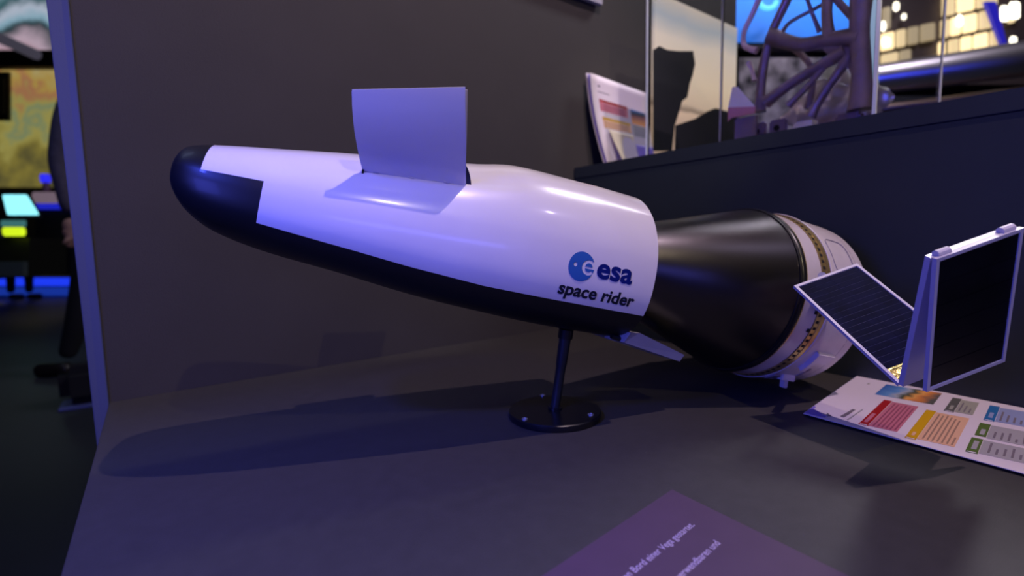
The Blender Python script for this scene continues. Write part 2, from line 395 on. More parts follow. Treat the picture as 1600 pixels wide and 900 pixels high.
on_side('name_lettering', fit_text('space rider', -.0300, .0700, -.0530, .0098, .028), 0, 0, M['ink'])
on_side('agency_lettering', fit_text('esa', .0110, .0595, -.0275, .0162, .028), 0, 0, M['navy'])
def polymesh(loops_faces):
    bm = bmesh.new()
    for ring in loops_faces: bm.faces.new([bm.verts.new((x, y, 0)) for x, y in ring])
    me = bpy.data.meshes.new('shape'); bm.to_mesh(me); bm.free(); return me
# globe disc built on a fine raster of cells so the cut-out e and dot stay open
R = .0162; gc = (-.0090, -.0197)
def logo_in(x, y):
    if x*x+y*y > R*R: return False
    if (x+.0078)**2+(y-.001)**2 < .0023**2: return False          # the dot
    ex, ey = x-.0090, y-.0002; r = math.hypot(ex, ey); an = math.degrees(math.atan2(ey, ex))
    if .0048 < r < .0085 and not (-38 < an < -3): return False    # ring of the e
    if r <= .0055 and -.0012 < ey < .0010 and ex > -.0048: return False   # its bar
    if r < .0085 and -.0012 < ey < .0010 and ex > 0: return False
    return True
cells = []; st = .00028; N = int(R/st)+1
for i in range(-N, N):
    run = None
    for j in range(-N, N+1):
        inn = logo_in((j+.5)*st, (i+.5)*st)
        if inn and run is None: run = j
        if (not inn or j == N) and run is not None:
            x = run
            while x < j:
                x2 = min(x+12, j); cells.append([(x*st, i*st), (x2*st, i*st), (x2*st, (i+1)*st), (x*st, (i+1)*st)]); x = x2
            run = None
on_side('globe_emblem', polymesh(cells), gc[0], gc[1], M['logo'], off=.0004)
# body flaps hanging at the tail
for sd, dv in ((1, 0), (-1, 0)):
    bm = bmesh.new(); q = [(.0915, .072, -.0845), (.106, .070, -.083), (.190, .060, -.1025), (.189, .055, -.1125), (.0930, .060, -.0985)]
    q2 = [(s, v-.045, w) for s, v, w in q]
    A = [bm.verts.new(T(s, v*sd, w)) for s, v, w in q]; B = [bm.verts.new(T(s, v*sd, w-.002)) for s, v, w in q2]
    bm.faces.new(A); bm.faces.new(B[::-1])
    for k in range(5): bm.faces.new([A[k], A[(k+1) % 5], B[(k+1) % 5], B[k]])
    fl = bmobj('body_flap', bm, M['grey'], craft)
    bm = bmesh.new(); tube(bm, [T(.080, .05*sd, -.094), T(.115, .05*sd, -.098)], .0035, 8); bmobj('actuator', bm, M['ringblack'], fl)
# small bump light on the aft edge
latheo('attachment_pin', [(0, 0), (.0025, 0), (.002, .004), (0, .005)], M['white'], craft, T(.0915, .088, -.043), (1, 0, 0), 10)

# stage: turned shapes about the local x axis
def st_part(name, prof, m, parent=craft, n=96): return latheo(name, [(r, s) for s, r in prof], m, parent, (0, 0, 0), (1, 0, 0), n)
st_part('adapter_cone', [(.090, 0), (.090, .0475), (.1, .0526), (.200, .0867), (.296, .1188), (.2985, .1196)], M['cone'])
st_part('clamp_ring', [(.2985, .118), (.2985, .1212), (.3005, .1222), (.3025, .1212), (.3035, .1222), (.3055, .1232), (.3075, .1232), (.3085, .1222), (.3085, .118)], M['ringblack'])
st_part('thin_rim', [(.3085, .118), (.3085, .1226), (.3097, .1228), (.3097, .118)], M['gold'])
st_part('forward_skirt', [(.3097, .118), (.3097, .1222), (.3125, .1224), (.3135, .1216), (.338, .1222), (.3385, .118)], M['stage'])
gb = st_part('slotted_band', [(.3385, .118), (.3385, .1236), (.3455, .1242), (.3457, .1250), (.3512, .1256), (.3515, .118)], M['gold'])
st_part('aft_skirt', [(.3515, .118), (.3515, .1262), (.3535, .1268), (.3545, .1250), (.420, .1244), (.4275, .1238), (.4295, .1215), (.4300, .10), (.4305, 0)], M['stage'])
st_part('skirt_line', [(.4120, .1238), (.4120, .12455), (.4128, .12455), (.4128, .1238)], M['line'], n=72)
slot0 = None
for k in range(84):
    an = 2*PI*k/84; c_, s_ = math.cos(an), math.sin(an)
    if slot0 is None:
        bm = bmesh.new(); box(bm, (.3400, -.0019, .1210), (.0045, 0, 0), (0, .0038, 0), (0, 0, .0033)); slot0 = bmobj('slot', bm, M['slot'], gb); o = slot0
    else: o = slot0.copy(); COL.objects.link(o); o.parent = gb
    o.rotation_euler = (an, 0, 0)
def on_drum(name, s0, s1, a0, a1, r0_, r1_, m, n=10, parent=craft):
    """curved block on the drum between two angles (0 = up, positive towards the camera side)"""
    bm = bmesh.new(); g = {}
    for i, s in enumerate((s0, s1)):
        for j in range(n+1):
            an = math.radians(a0+(a1-a0)*j/n)
            for k, r in enumerate((r0_, r1_)): g[i, j, k] = bm.verts.new(T(s, r*math.sin(an), r*math.cos(an)))
    for j in range(n):
        bm.faces.new([g[0, j, 0], g[0, j+1, 0], g[0, j+1, 1], g[0, j, 1]]); bm.faces.new([g[1, j, 0], g[1, j, 1], g[1, j+1, 1], g[1, j+1, 0]])
        for k in (0, 1): bm.faces.new([g[0, j, k], g[1, j, k], g[1, j+1, k], g[0, j+1, k]])
    for j in (0, n): bm.faces.new([g[0, j, 0], g[0, j, 1], g[1, j, 1], g[1, j, 0]])
    return bmobj(name, bm, m, parent)
# rounded hatch outline near the top, bracket and peg low down
hb = bmesh.new(); pts = []
for k in range(33):
    t = 2*PI*k/32; sx = math.copysign(abs(math.cos(t))**.45, math.cos(t)); sy = math.copysign(abs(math.sin(t))**.45, math.sin(t))
    s = .384+.020*sx; an = math.radians(57+13*sy); pts.append(T(s, .1252*math.sin(an), .1252*math.cos(an)))
tube(hb, pts, .0006, 5, False); bmobj('hatch_outline', hb, M['line'], craft)
on_drum('bracket', .372, .404, 122, 129, .124, .1315, M['stage']); on_drum('bracket', .372, .380, 129, 138, .124, .1315, M['stage'])
on_drum('data_strip', .395, .399, 138, 160, .1240, .1256, M['line'])
bm = bmesh.new(); box(bm, T(.372, .063, -.105), (.026, 0, 0), (0, .012, 0), (0, 0, -.012), .001); box(bm, T(.383, .058, -.115), (.008, 0, 0), (0, .008, 0), (.001, 0, -.0135), .0008); bmobj('foot_peg', bm, M['stage'], craft)
on_drum('edge_block', .355, .362, 150, 158, .124, .1285, M['line']); on_drum('edge_block', .366, .371, 152, 157, .124, .1280, M['line'])
for an in (96, 108): on_drum('bolt_pad', .333, .337, an, an+2.4, .122, .1233, M['slot'], 3)

# folded solar array
H = Vector((.84637, .22372, .48334)).normalized()
AR = {k: Vector(q) for k, q in dict(A=(.25134, .15001, .0080), B=(.32461, .16938, .04984), C=(.26745, .27377, -.07751), D=(.34073, .29314, -.03566), E=(.19014, .31855, .03714), E2=(.26342, .33792, .07899), E3=(.18929, .32725, .03461), F=(.26256, .34662, .07646), G=(.26044, .30185, -.07822), G2=(.33372, .32122, -.03638)).items()}
def array_panel(o, hx, dy, side, cellm, rows, thick=.0035, foil=False, name='solar_panel'):
    """o corner, hx and dy edge vectors (s,v,w); side = +1/-1 for the face that carries cells"""
    nrm = hx.cross(dy).normalized()*side
    def L3(p): return T(p.x, p.y, p.z)
    def bx(bm, p, x, y, z): box(bm, L3(p), L3(x), L3(y), L3(z))
    hu, du = hx.normalized(), dy.normalized(); Wd, Ln = hx.length, dy.length; rim = .0032
    bm = bmesh.new(); bx(bm, o-nrm*thick, hx, dy, nrm*thick*.8); back = bmobj(name, bm, M['frame'], craft)
    for q in ((o-nrm*thick*.2, hx, du*rim), (o+dy-du*rim-nrm*thick*.2, hx, du*rim), (o+du*rim-nrm*thick*.2, hu*rim, du*(Ln-2*rim)), (o+hx-hu*rim+du*rim-nrm*thick*.2, hu*rim, du*(Ln-2*rim))):
        bm = bmesh.new(); bx(bm, q[0], q[1], q[2], nrm*thick*.35); bmobj('frame_rail', bm, M['frame'], back)
    p0 = o+hu*(rim+.0006)+du*(rim+.0006)-nrm*thick*.2; iw, il = Wd-2*rim-.0012, Ln-2*rim-.0012
    bm = bmesh.new(); bx(bm, p0, hu*iw, du*il, nrm*.0002); bmobj('cell_backing', bm, M['cellgap'] if cellm is M['cell'] else cellm, back)
    stp = il/rows; nr = rows-(2 if foil else 0)
    for k in range(nr):
        for c in range(2 if foil else 1):
            nn = 2 if foil else 1; cw = iw/nn
            bm = bmesh.new(); bx(bm, p0+du*(stp*k+stp*.03)+hu*(cw*c+.0001)+nrm*.0002, hu*(cw-.0002), du*stp*.94, nrm*.00035); bmobj('solar_cell', bm, cellm, back)
    if foil:
        bm = bmesh.new(); n_, m_ = 14, 8; g = {}
        for i in range(n_+1):
            for j in range(m_+1):
                z = .0006+random.random()*.0012*(0 < i < n_ and 0 < j < m_)
                g[i, j] = bm.verts.new(L3(p0+hu*iw*i/n_+du*(il-2*stp+2*stp*j/m_)+nrm*z))
        for i in range(n_):
            for j in range(m_): bm.faces.new([g[i, j], g[i+1, j], g[i+1, j+1], g[i, j+1]])
        bmobj('gold_foil', bm, M['foil'], back)
    return back
def facing(o, x, y):   # sign so that the normal looks at the camera
    n = x.cross(y); c_ = o+(x+y)/2; cl = Vector((-.28682, .59052, -.04907)); return 1 if n.dot(cl-c_) > 0 else -1
pA = array_panel(AR['A'], AR['B']-AR['A'], AR['C']-AR['A'], facing(AR['A'], AR['B']-AR['A'], AR['C']-AR['A']), M['cell'], 20, foil=True)
pB = array_panel(AR['C'], AR['D']-AR['C'], AR['E']-AR['C'], 1, M['cellshade'], 6, .0045)
pC = array_panel(AR['E3'], AR['F']-AR['E3'], AR['G']-AR['E3'], facing(AR['E3'], AR['F']-AR['E3'], AR['G']-AR['E3']), M['cellshade'], 6)
for f in (.12, .86):
    p = AR['E3'].lerp(AR['F'], f); q = AR['E'].lerp(AR['E2'], f); bm = bmesh.new(); mid = (p+q)/2+Vector((0, 0, .001))
    x = H*.012; tube(bm, [T(*(mid-x/2)), T(*(mid+x/2))], .0036, 10); bmobj('array_hinge', bm, M['frame'], craft)
bm = bmesh.new(); m0 = AR['A'].lerp(AR['B'], .5); tube(bm, [T(.352, .112, .02), T(m0.x, m0.y-.004, m0.z-.002)], .005, 10); bmobj('array_boom', bm, M['grey'], craft)

# ------------------------------------------------------------------ stand
BX, BY = .4245, .5165
stand = rooted('display_stand', (BX, BY, 0)); tag(stand, 'black round base with steel rod holding up the spacecraft model', 'stand')
b_ = latheo('base_disc', [(0, 0), (.0605, 0), (.0612, .001), (.0612, .0078), (.0600, .0090), (0, .0090)], M['base'], None, (BX, BY, 0), n=72)
tp = ORG+a_*.043+w_*(-.0985); bt = Vector((BX+.002, BY+.002, .009))
bm = bmesh.new(); tube(bm, [bt, bt.lerp(tp, .55), bt.lerp(tp, .57), tp], [.0062, .0066, .0074, .0080], 24); r_ = bmobj('rod', bm, M['rod'], smooth=True)
bm = bmesh.new(); d_ = (tp-bt).normalized(); tube(bm, [tp-d_*.012, tp+d_*.0003], .0098, 24); c1 = bmobj('collar', bm, M['ringblack'], smooth=True)
bm = bmesh.new(); tube(bm, [bt-d_*.0, bt+d_*.0035], .0095, 24); c2 = bmobj('collar', bm, M['ringblack'], smooth=True)
scr = []
for px_, py_ in ((848, 618), (820, 655), (923, 648)):
    r = (cr*((px_-800)/FPX)+cd*((py_-450)/FPX)+fwd); t = (.009-CAMP.z)/r.z; q = CAMP+r*t
    scr.append(latheo('screw', [(.0040, 0), (.0038, .0012), (.0015, .0018), (.0012, .0010), (0, .0010)], M['screw'], None, (q.x, q.y, .009), n=16))
q = Vector((2*BX-.4245, 2*BY-.5165, 0))
adopt(stand, [b_, r_, c1, c2]+scr)

# ------------------------------------------------------------------ leaflet on the table
LB = Vector((.6796, .3174, 0)); E2_ = Vector((.9909, .1347, 0)); E1_ = Vector((.1347, -.9909, 0))-E2_*.17
def LF(u, v, z=.003):
    lift = .0002*math.sin(min(max(v, 0), .25)/.25*PI)
    return LB+E1_*u+E2_*v+Vector((0, 0, z+lift))
def LF0(u, v, z=.003): return LF(u, v+.17*u-.0, z)     # measured (un-sheared) print coordinates
leaf = rooted('leaflet', (.80, .28, 0)); tag(leaf, 'white leaflet with red and yellow text blocks lying flat on the table by the plinth', 'leaflet')
def sheet(name, u0, u1, v0, v1, z, th, m, f=LF, n=10, dz=0):
    vs, fs = [], []
    for k in range(n+1):
        v = v0+(v1-v0)*k/n
        for u in (u0, u1):
            p = f(u, v, z); vs += [p+Vector((0, 0, th)), p]
    for k in range(n):
        a = 4*k
        fs += [(a, a+2, a+6, a+4), (a+1, a+5, a+7, a+3), (a, a+4, a+5, a+1), (a+2, a+3, a+7, a+6)]
    fs += [(0, 1, 3, 2), (4*n, 4*n+2, 4*n+3, 4*n+1)]
    o = obj(name, vs, fs, m); return o
pm = {k: mat('print_'+k, c, .45) for k, c in dict(red=(.36, .010, .012), pink=(.52, .16, .22), yellow=(.62, .34, .004), peach=(.72, .42, .26), grey=(.10, .10, .09), stone=(.34, .33, .28), blue=(.02, .14, .36), paleblue=(.26, .30, .50), green=(.09, .15, .03), palegrey=(.36, .34, .36), violet=(.22, .16, .62), type=(.18, .15, .18), typered=(.30, .07, .12), typeyel=(.34, .20, .14), white=(.75, .68, .72), cream=(.78, .66, .50)).items()}
parts = []
def pr(name, u0, u1, v0, v1, c, z=.0038, sheared=True):
    parts.append(sheet(name, u0, u1, v0, v1, z, .00012, pm[c] if isinstance(c, str) else c, LF0 if sheared else LF, 4))
parts.append(sheet('back_sheet', -.002, .30, .030, .262, .0006, .0012, mat('leaflet_blue_edge', (.01, .05, .32), .4)))
parts.append(sheet('page', 0, .30, 0, .2515, .0028, .0008, M['paper']))
pr('picture', .0445, .1105, .154, .2235, ramp_mat('launch_photo', [(0, (.02, .10, .35)), (.28, (.10, .25, .50)), (.42, (.35, .38, .42)), (.55, (.03, .05, .02)), (.68, (.75, .35, .08)), (.8, (.60, .20, .04)), (1, (.08, .08, .07))], 'Y', .300, .235, .35, 60))
pr('block_header', .0600, .0692, .0100, .1340, 'red'); pr('text_block', .0697, .0985, .0060, .1310, 'pink')
pr('block_header', .1080, .1180, -.0025, .1235, 'yellow'); pr('text_block', .1185, .1508, -.003, .1195, 'peach')
pr('block_header', .1240, .1337, .1385, .2100, 'grey'); pr('text_block', .1342, .1520, .1370, .2050, 'stone')
pr('block_header', .1630, .1728, .1300, .2020, 'blue'); pr('text_block', .1733, .26, .1270, .1980, 'paleblue')
pr('block_header', .1615, .1712, .0550, .1095, 'green'); pr('text_block', .1717, .26, .0520, .1075, 'palegrey')
pr('block_header', .1602, .1700, -.0040, .0450, 'green'); pr('text_block', .1705, .26, -.0060, .0430, 'palegrey')
for k in range(6):   # lines of small type, unreadable in the photo
    pr('type_line', .0735+.0042*k, .0752+.0042*k, .0100, .1250-.004*(k % 3), 'typered', .0040)
for k in range(7): pr('type_line', .1220+.0042*k, .1236+.0042*k, .0020, (.1120, .109, .113, .108, .104, .10, .03)[k], 'typeyel', .0040)
for k in range(3): pr('type_line', .1370+.0048*k, .1386+.0048*k, .1450, .190-.012*k, 'type', .0040)
for k in range(5):
    pr('type_line', .1765+.0060*k, .1785+.0060*k, .0020, (.037, .020, .026, .034, .018)[k], 'type', .0040)
    pr('type_line', .1765+.0060*k, .1785+.0060*k, .0580, (.082, .084, .088, .070, .086)[k], 'type', .0040)
    pr('type_line', .1765+.0060*k, .1785+.0060*k, .1340, (.178, .166, .160, .152, .17)[k], 'type', .0040)
for q in ((.0625, .0665, .018, .060, 'pink'), (.1115, .1145, .006, .020, 'peach'), (.1275, .1310, .146, .166, 'stone'), (.1660, .1700, .140, .165, 'paleblue'), (.1650, .1690, .062, .084, 'palegrey'), (.1635, .1678, .004, .034, 'palegrey')):
    pr('heading_text', *q, .0040)
for u0, v0, c in ((.0600, .0045, 'red'), (.1080, -.0080, 'yellow'), (.1602, -.0095, 'green'), (.1240, .1330, 'grey'), (.1630, .1245, 'blue')):
    pr('block_icon', u0, u0+.0100, v0, v0+.0046, c, .0039); pr('icon_mark', u0+.0012, u0+.0086, v0+.0012, v0+.0034, 'white', .0041)
# logo corner: two violet wedges and a small black crossed emblem
def poly(name, uv, c, z=.0041):
    vs = [LF0(u, v, z) for u, v in uv]; vs += [p-Vector((0, 0, .0002)) for p in vs]; n = len(uv)
    parts.append(obj(name, vs, [list(range(n)), list(range(2*n-1, n-1, -1))]+[[k, (k+1) % n, n+(k+1) % n, n+k] for k in range(n)], pm[c]))
poly('violet_wedge', [(.0008, .002), (.0008, .040), (.0045, .034), (.0035, .028), (.0250, .0065), (.0245, .001)], 'violet')
poly('emblem', [(.0225, .0120), (.0232, .0185), (.0245, .0185), (.0238, .0120)], 'type', .0043); poly('emblem', [(.0250, .0080), (.0262, .0160), (.0276, .0160), (.0264, .0080)], 'type', .0043)
poly('emblem', [(.0212, .0205), (.0216, .0215), (.0290, .0100), (.0284, .0090)], 'type', .0043)
poly('title_text', [(.0370, .0190), (.0405, .0600), (.0440, .0590), (.0415, .0170)], 'type', .0043); poly('subtitle_text', [(.0462, .0110), (.0492, .0680), (.0506, .0680), (.0478, .0105)], 'palegrey', .0043)
pr('heading_mark', .0235, .0262, .205, .212, 'stone', .0040)
adopt(leaf, parts)

# printed caption lying on the table, front
cap = rooted('caption_sheet', (.30, .20, 0)); tag(cap, 'dim violet caption sheet with German text at the front of the table', 'caption sheet')
KC = Vector((.3822, .2935, 0)); U = Vector((.990, .138, 0)); Vd = Vector((.02, .9998, 0))
def CS(u, v, z): return KC+U*u+Vd*v+Vector((0, 0, z))
bm = bmesh.new(); box(bm, CS(-.30, -.21, .0002), U*.30, Vd*.21, (0, 0, .0012)); cb = bmobj('sheet', bm, mat('violet_print', (.070, .038, .066), .5, noise=.05, nscale=40))
cparts = [cb]; tm = mat('caption_type', (.42, .34, .45), .5)
for txt, endp, size in (('ist an Bord einer Vega gestartet.', (.3482, .2440), .0090), ('Die wiederverwendbaren und', (.3425, .2170), .0090)):
    d = Vector((*endp, 0))-KC; det = U.x*Vd.y-U.y*Vd.x; u = (d.x*Vd.y-d.y*Vd.x)/det; v = (U.x*d.y-U.y*d.x)/det
    me = text_mesh(txt, size, align='RIGHT', bold=.00008); me.transform(Matrix.Diagonal((.90, 1, 1, 1)))
    for p in me.vertices: p.co = CS(u+p.co.x, v+p.co.y, .00155)
    me.materials.append(tm); o = bpy.data.objects.new('caption_line', me); COL.objects.link(o); cparts.append(o)
adopt(cap, cparts)

# ------------------------------------------------------------------ leaflet stack leaning in the corner on the plinth
ls = rooted('leaflet_stack', (1.07, 1.0, .418)); tag(ls, 'curled stack of white leaflets leaning on the wall beside the clear case', 'leaflets')
def LS(u, h, off=0):
    """u along the wall 0-1, h height 0-1"""
    y = .018+.040*(1-h)**1.6+off; p = Vector((.9645+.235*u+.026*(1-h)**1.7*(1-u), 0, 0)); base = W0+WD*(p.x-W0.x)
    z = .4185+.243*h-.012*u*h-(.004*u)
    return Vector((base.x, base.y, 0))+WN*y+Vector((0, 0, z))
def leafs(name, off, m, u0=0, u1=1, h0=0, h1=1, th=.0008, curl=0):
    vs, fs = [], []; n = 14; k = 8
    for i in range(n+1):
        for j in range(k+1):
            h = h0+(h1-h0)*i/n; u = u0+(u1-u0)*j/k; cz = curl*max(0, (.45-h))*.06*math.sin(u*9)
            for t in (0, th): vs.append(LS(u, h, off+t+cz))
    ix = lambda i, j, t: (i*(k+1)+j)*2+t
    for i in range(n):
        for j in range(k):
            for t in (0, 1): fs.append([ix(i, j, t), ix(i, j+1, t), ix(i+1, j+1, t), ix(i+1, j, t)])
        for j in (0, k): fs.append([ix(i, j, 0), ix(i+1, j, 0), ix(i+1, j, 1), ix(i, j, 1)])
    for j in range(k):
        for i in (0, n): fs.append([ix(i, j, 0), ix(i, j, 1), ix(i, j+1, 1), ix(i, j+1, 0)])
    return obj(name, vs, fs, m, None, True)
lsp = [leafs('leaflet_sheet', 0, M['paper'], -.035, .95), leafs('leaflet_sheet', .003, pm['violet'], -.02, .96, .0, .985), leafs('leaflet_sheet', .006, M['paper'], .0, 1, curl=0)]
for a in ((.11, .60, .72, .75, 'red'), (.11, .60, .62, .72, 'pink'), (.12, .62, .53, .56, 'yellow'), (.12, .62, .44, .53, 'peach'), (.66, .94, .54, .55, 'grey'), (.66, .94, .42, .54, 'palegrey'), (.66, 1, .0, .32, 'violet'), (.10, .30, .825, .832, 'type'), (.11, .15, .88, .90, 'type')):
    lsp.append(leafs('print_block', .0072, pm[a[4]], *a[:4], th=.0001))
lsp.append(leafs('picture', .0072, ramp_mat('mini_photo', [(0, (.8, .35, .12)), (.35, (.35, .12, .12)), (.5, (.03, .04, .05)), (.7, (.05, .15, .4)), (1, (.03, .18, .55))], 'Z', .555, .60), .66, .94, .565, .74, th=.0001))
lsp.append(leafs('curled_page', .010, pm['cream'], .16, .63, 0, .42, th=.0006, curl=1))
adopt(ls, lsp)

# sign board on the partition, cut by the top of the frame
bm = bmesh.new(); box(bm, W0+WD*(.55)+WN*.004+Vector((0, 0, .8475)), WD*.547, WN*.012, (0, 0, .42), .0008)
sg = bmobj('wall_sign', bm, mat('sign_board', (.50, .50, .56), .4)); tag(sg, 'pale sign board mounted high on the partition, only its bottom edge seen', 'sign')

# ------------------------------------------------------------------ clear case on the plinth with a printed bracket inside
XC0, XC1, YC0, YC1, ZC0, ZC1 = .955, 1.245, .355, .818, .4185, .86
case = rooted('glass_case', (1.10, .58, .418)); tag(case, 'clear acrylic case standing on the dark plinth', 'display case')
th = .005; cp = []
for nm, lo, hi in (('pane', (XC0, YC0+th, ZC0), (XC0+th, YC1-th, ZC1)), ('pane', (XC1-th, YC0+th, ZC0), (XC1, YC1-th, ZC1)), ('pane', (XC0, YC0, ZC0), (XC1, YC0+th, ZC1)), ('pane', (XC0, YC1-th, ZC0), (XC1, YC1, ZC1)), ('lid', (XC0, YC0, ZC1), (XC1, YC1, ZC1+th))):
    cp.append(boxo(nm, lo, hi, M['acrylic']))
for (x, y) in ((XC0-.0008, YC0-.0008), (XC0-.0008, YC1-th+.0008), (XC1-th+.0008, YC0-.0008), (XC1-th+.0008, YC1-th+.0008)):
    cp.append(boxo('polished_edge', (x, y, ZC0), (x+th, y+th, ZC1), M['acedge']))
adopt(case, cp)
LX = 1.085
def onx(px_, py_, X):
    r = cr*((px_-800)/FPX)+cd*((py_-450)/FPX)+fwd; return CAMP+r*((X-CAMP.x)/r.x)
brk = rooted('lattice_bracket', (1.10, .55, .4185)); tag(brk, 'organic lattice metal bracket with curved struts inside the clear case', 'bracket')
bp = []
def strut(name, pts, w, X=LX, dx=0, m=M['lattice'], flat=1.5):
    """organic strut; the points give its run in the plane across the case, w its half width in metres"""
    P = [onx(x, y, X+dx*k/(len(pts)-1)) for k, (x, y) in enumerate(pts)]
    Q = []
    for i in range(len(P)-1):          # smooth the run
        p0, p1, p2, p3 = P[max(i-1, 0)], P[i], P[i+1], P[min(i+2, len(P)-1)]
        for t in (0, .25, .5, .75): Q.append(.5*((2*p1)+(p2-p0)*t+(2*p0-5*p1+4*p2-p3)*t*t+(3*p1-p0-3*p2+p3)*t**3))
    Q.append(P[-1]); bm = bmesh.new(); n = len(Q); ws = [w*(1+.45*abs(2*i/(n-1)-1)**2.5) for i in range(n)]
    tube(bm, Q, ws, 12)
    o = bmobj(name, bm, m, smooth=True); bp.append(o); return o
strut('strut', [(1188, 175), (1190, 130), (1203, 60), (1232, -5), (1250, -60)], .0085)
strut('strut', [(1205, 58), (1250, 70), (1300, 62), (1345, 60)], .013)
strut('strut', [(1345, 172), (1346, 110), (1343, 40), (1350, -40)], .016)
strut('strut', [(1197, 160), (1245, 125), (1322, 80)], .010)
strut('strut', [(1232, 165), (1268, 128), (1300, 88)], .006)
strut('strut', [(1266, 182), (1288, 145), (1328, 88)], .008)
strut('strut', [(1222, 52), (1236, 34), (1290, 4), (1310, -20)], .0035, dx=.05)
strut('strut', [(1256, -20), (1266, 12), (1281, 50)], .0035, dx=.03)
strut('strut', [(1296, 62), (1292, 20), (1296, -30)], .0095)
strut('strut', [(1290, -25), (1312, 5), (1342, 36)], .0065)
bp.append(None); bm = bmesh.new(); pts_ = [(1288, 52), (1345, 40), (1348, 120), (1326, 108), (1300, 92), (1286, 78)]
a_q = [bm.verts.new(onx(x, y, LX-.004)) for x, y in pts_]; b_q = [bm.verts.new(onx(x, y, LX-.004)+Vector((.010, 0, 0))) for x, y in pts_]
bm.faces.new(a_q); bm.faces.new(b_q[::-1])
for k in range(6): bm.faces.new([a_q[k], b_q[k], b_q[(k+1) % 6], a_q[(k+1) % 6]])
bp[-1] = bmobj('web_plate', bm, M['lattice'])
strut('strut', [(1205, 60), (1190, 100), (1186, 150)], .006, X=1.17)
strut('strut', [(1300, 62), (1335, 110), (1340, 160)], .007, X=1.17)
strut('strut', [(1235, 70), (1270, 110), (1262, 170)], .006, X=1.18)
strut('hook', [(1190, -10), (1176, 22), (1163, 50), (1164, 72), (1183, 79)], .0052, m=M['latlight'])
strut('tie_rod', [(1170, 98), (1176, 112), (1179, 126)], .004, m=M['latlight'])
# base flange with bolt holes, standing on the plinth
y0, y1 = onx(1345, 180, LX).y, onx(1180, 180, LX).y
bm = bmesh.new(); box(bm, (LX-.028, y0, .4187), (.10, 0, 0), (0, y1-y0, 0), (0, 0, .012), .003); bp.append(bmobj('base_flange', bm, M['lattice']))
for yy in (y1-.055, y1-.012):
    bm = bmesh.new(); box(bm, (LX-.020, yy-.022, .430), (.012, 0, 0), (0, .036, 0), (0, 0, .040), .004); bp.append(bmobj('lug', bm, M['lattice'], smooth=True))
    bp.append(latheo('bolt_hole', [(.006, 0), (.006, .0015), (0, .0015)], M['slot'], None, (LX-.0200, yy-.004, .452), (-1, 0, 0), 16))
bm = bmesh.new(); box(bm, (LX-.012, y0-.004, .430), (.02, 0, 0), (0, .045, 0), (0, 0, .028), .005); bp.append(bmobj('lug', bm, M['lattice'], smooth=True))
adopt(brk, bp)
# polished machined part behind the lattice
bm = bmesh.new(); bmesh.ops.create_icosphere(bm, subdivisions=4, radius=1)
for v in bm.verts:
    c = v.co; r = 1+.18*math.sin(7*c.x+2)*math.cos(6*c.z)+.10*math.sin(13*c.y+4*c.z)
    v.co = Vector((c.x*.020*r, c.y*.095*r, c.z*.062*r))+Vector((1.205, .525, .492))
mp_ = bmobj('machined_part', bm, M['chrome'], smooth=True); tag(mp_, 'polished crumpled metal part behind the lattice bracket', 'machined part')
bm = bmesh.new(); q = onx(1252, 176, 1.03); box(bm, (1.03, q.y-.022, .4187), (.02, 0, 0), (0, .034, 0), (0, 0, .030), .001); o = bmobj('cream_block', bm, mat('cream_card', (.75, .66, .52), .5)); tag(o, 'small cream block at the foot of the lattice bracket', 'block')
# folded pink card
q0, q1 = onx(1137, 200, 1.03), onx(1180, 190, 1.03)
card = rooted('folded_card', (1.03, (q0.y+q1.y)/2, .4185)); tag(card, 'folded pink and white card inside the case, left of the bracket', 'card')
bm = bmesh.new(); y0, y1 = q1.y, q0.y
zt_ = lambda px_, py_: onx(px_, py_, 1.03).z
vs = [(1.03, y1, zt_(1138, 168)), (1.03, y0, zt_(1178, 168)), (1.05, y1, zt_(1140, 135)), (1.05, y1-.012, zt_(1146, 136)), (1.035, y0, zt_(1178, 160)), (1.05, y1, zt_(1138, 160))]
def slab(name, ring, dx, m):
    a = [Vector(p) for p in ring]; b = [p+Vector((dx, 0, 0)) for p in a]; n = len(a)
    return obj(name, a+b, [list(range(n))[::-1], list(range(n, 2*n))]+[[k, (k+1) % n, n+(k+1) % n, n+k] for k in range(n)], m)
c_a = slab('card_top', [(1.03, y1, zt_(1138, 168)), (1.03, y0, zt_(1179, 168)), (1.045, y1-.012, zt_(1148, 134)), (1.045, y1, zt_(1138, 134))], .0012, pm['white'])
c_b = slab('card_front', [(1.0295, y1, zt_(1138, 190)), (1.0295, y1-.010, zt_(1145, 184)), (1.0295, y0, zt_(1179, 177)), (1.0295, y0, zt_(1179, 167)), (1.0295, y1, zt_(1138, 168))], .0012, mat('card_pink', (.62, .25, .30), .5))
c_c = slab('card_leg', [(1.040, y1-.010, .4188), (1.040, y0+.006, .4188), (1.040, y0+.006, zt_(1172, 180)), (1.040, y1-.010, zt_(1145, 186))], .010, mat('card_leg_mauve', (.22, .16, .20), .6))
adopt(card, [c_a, c_b, c_c])

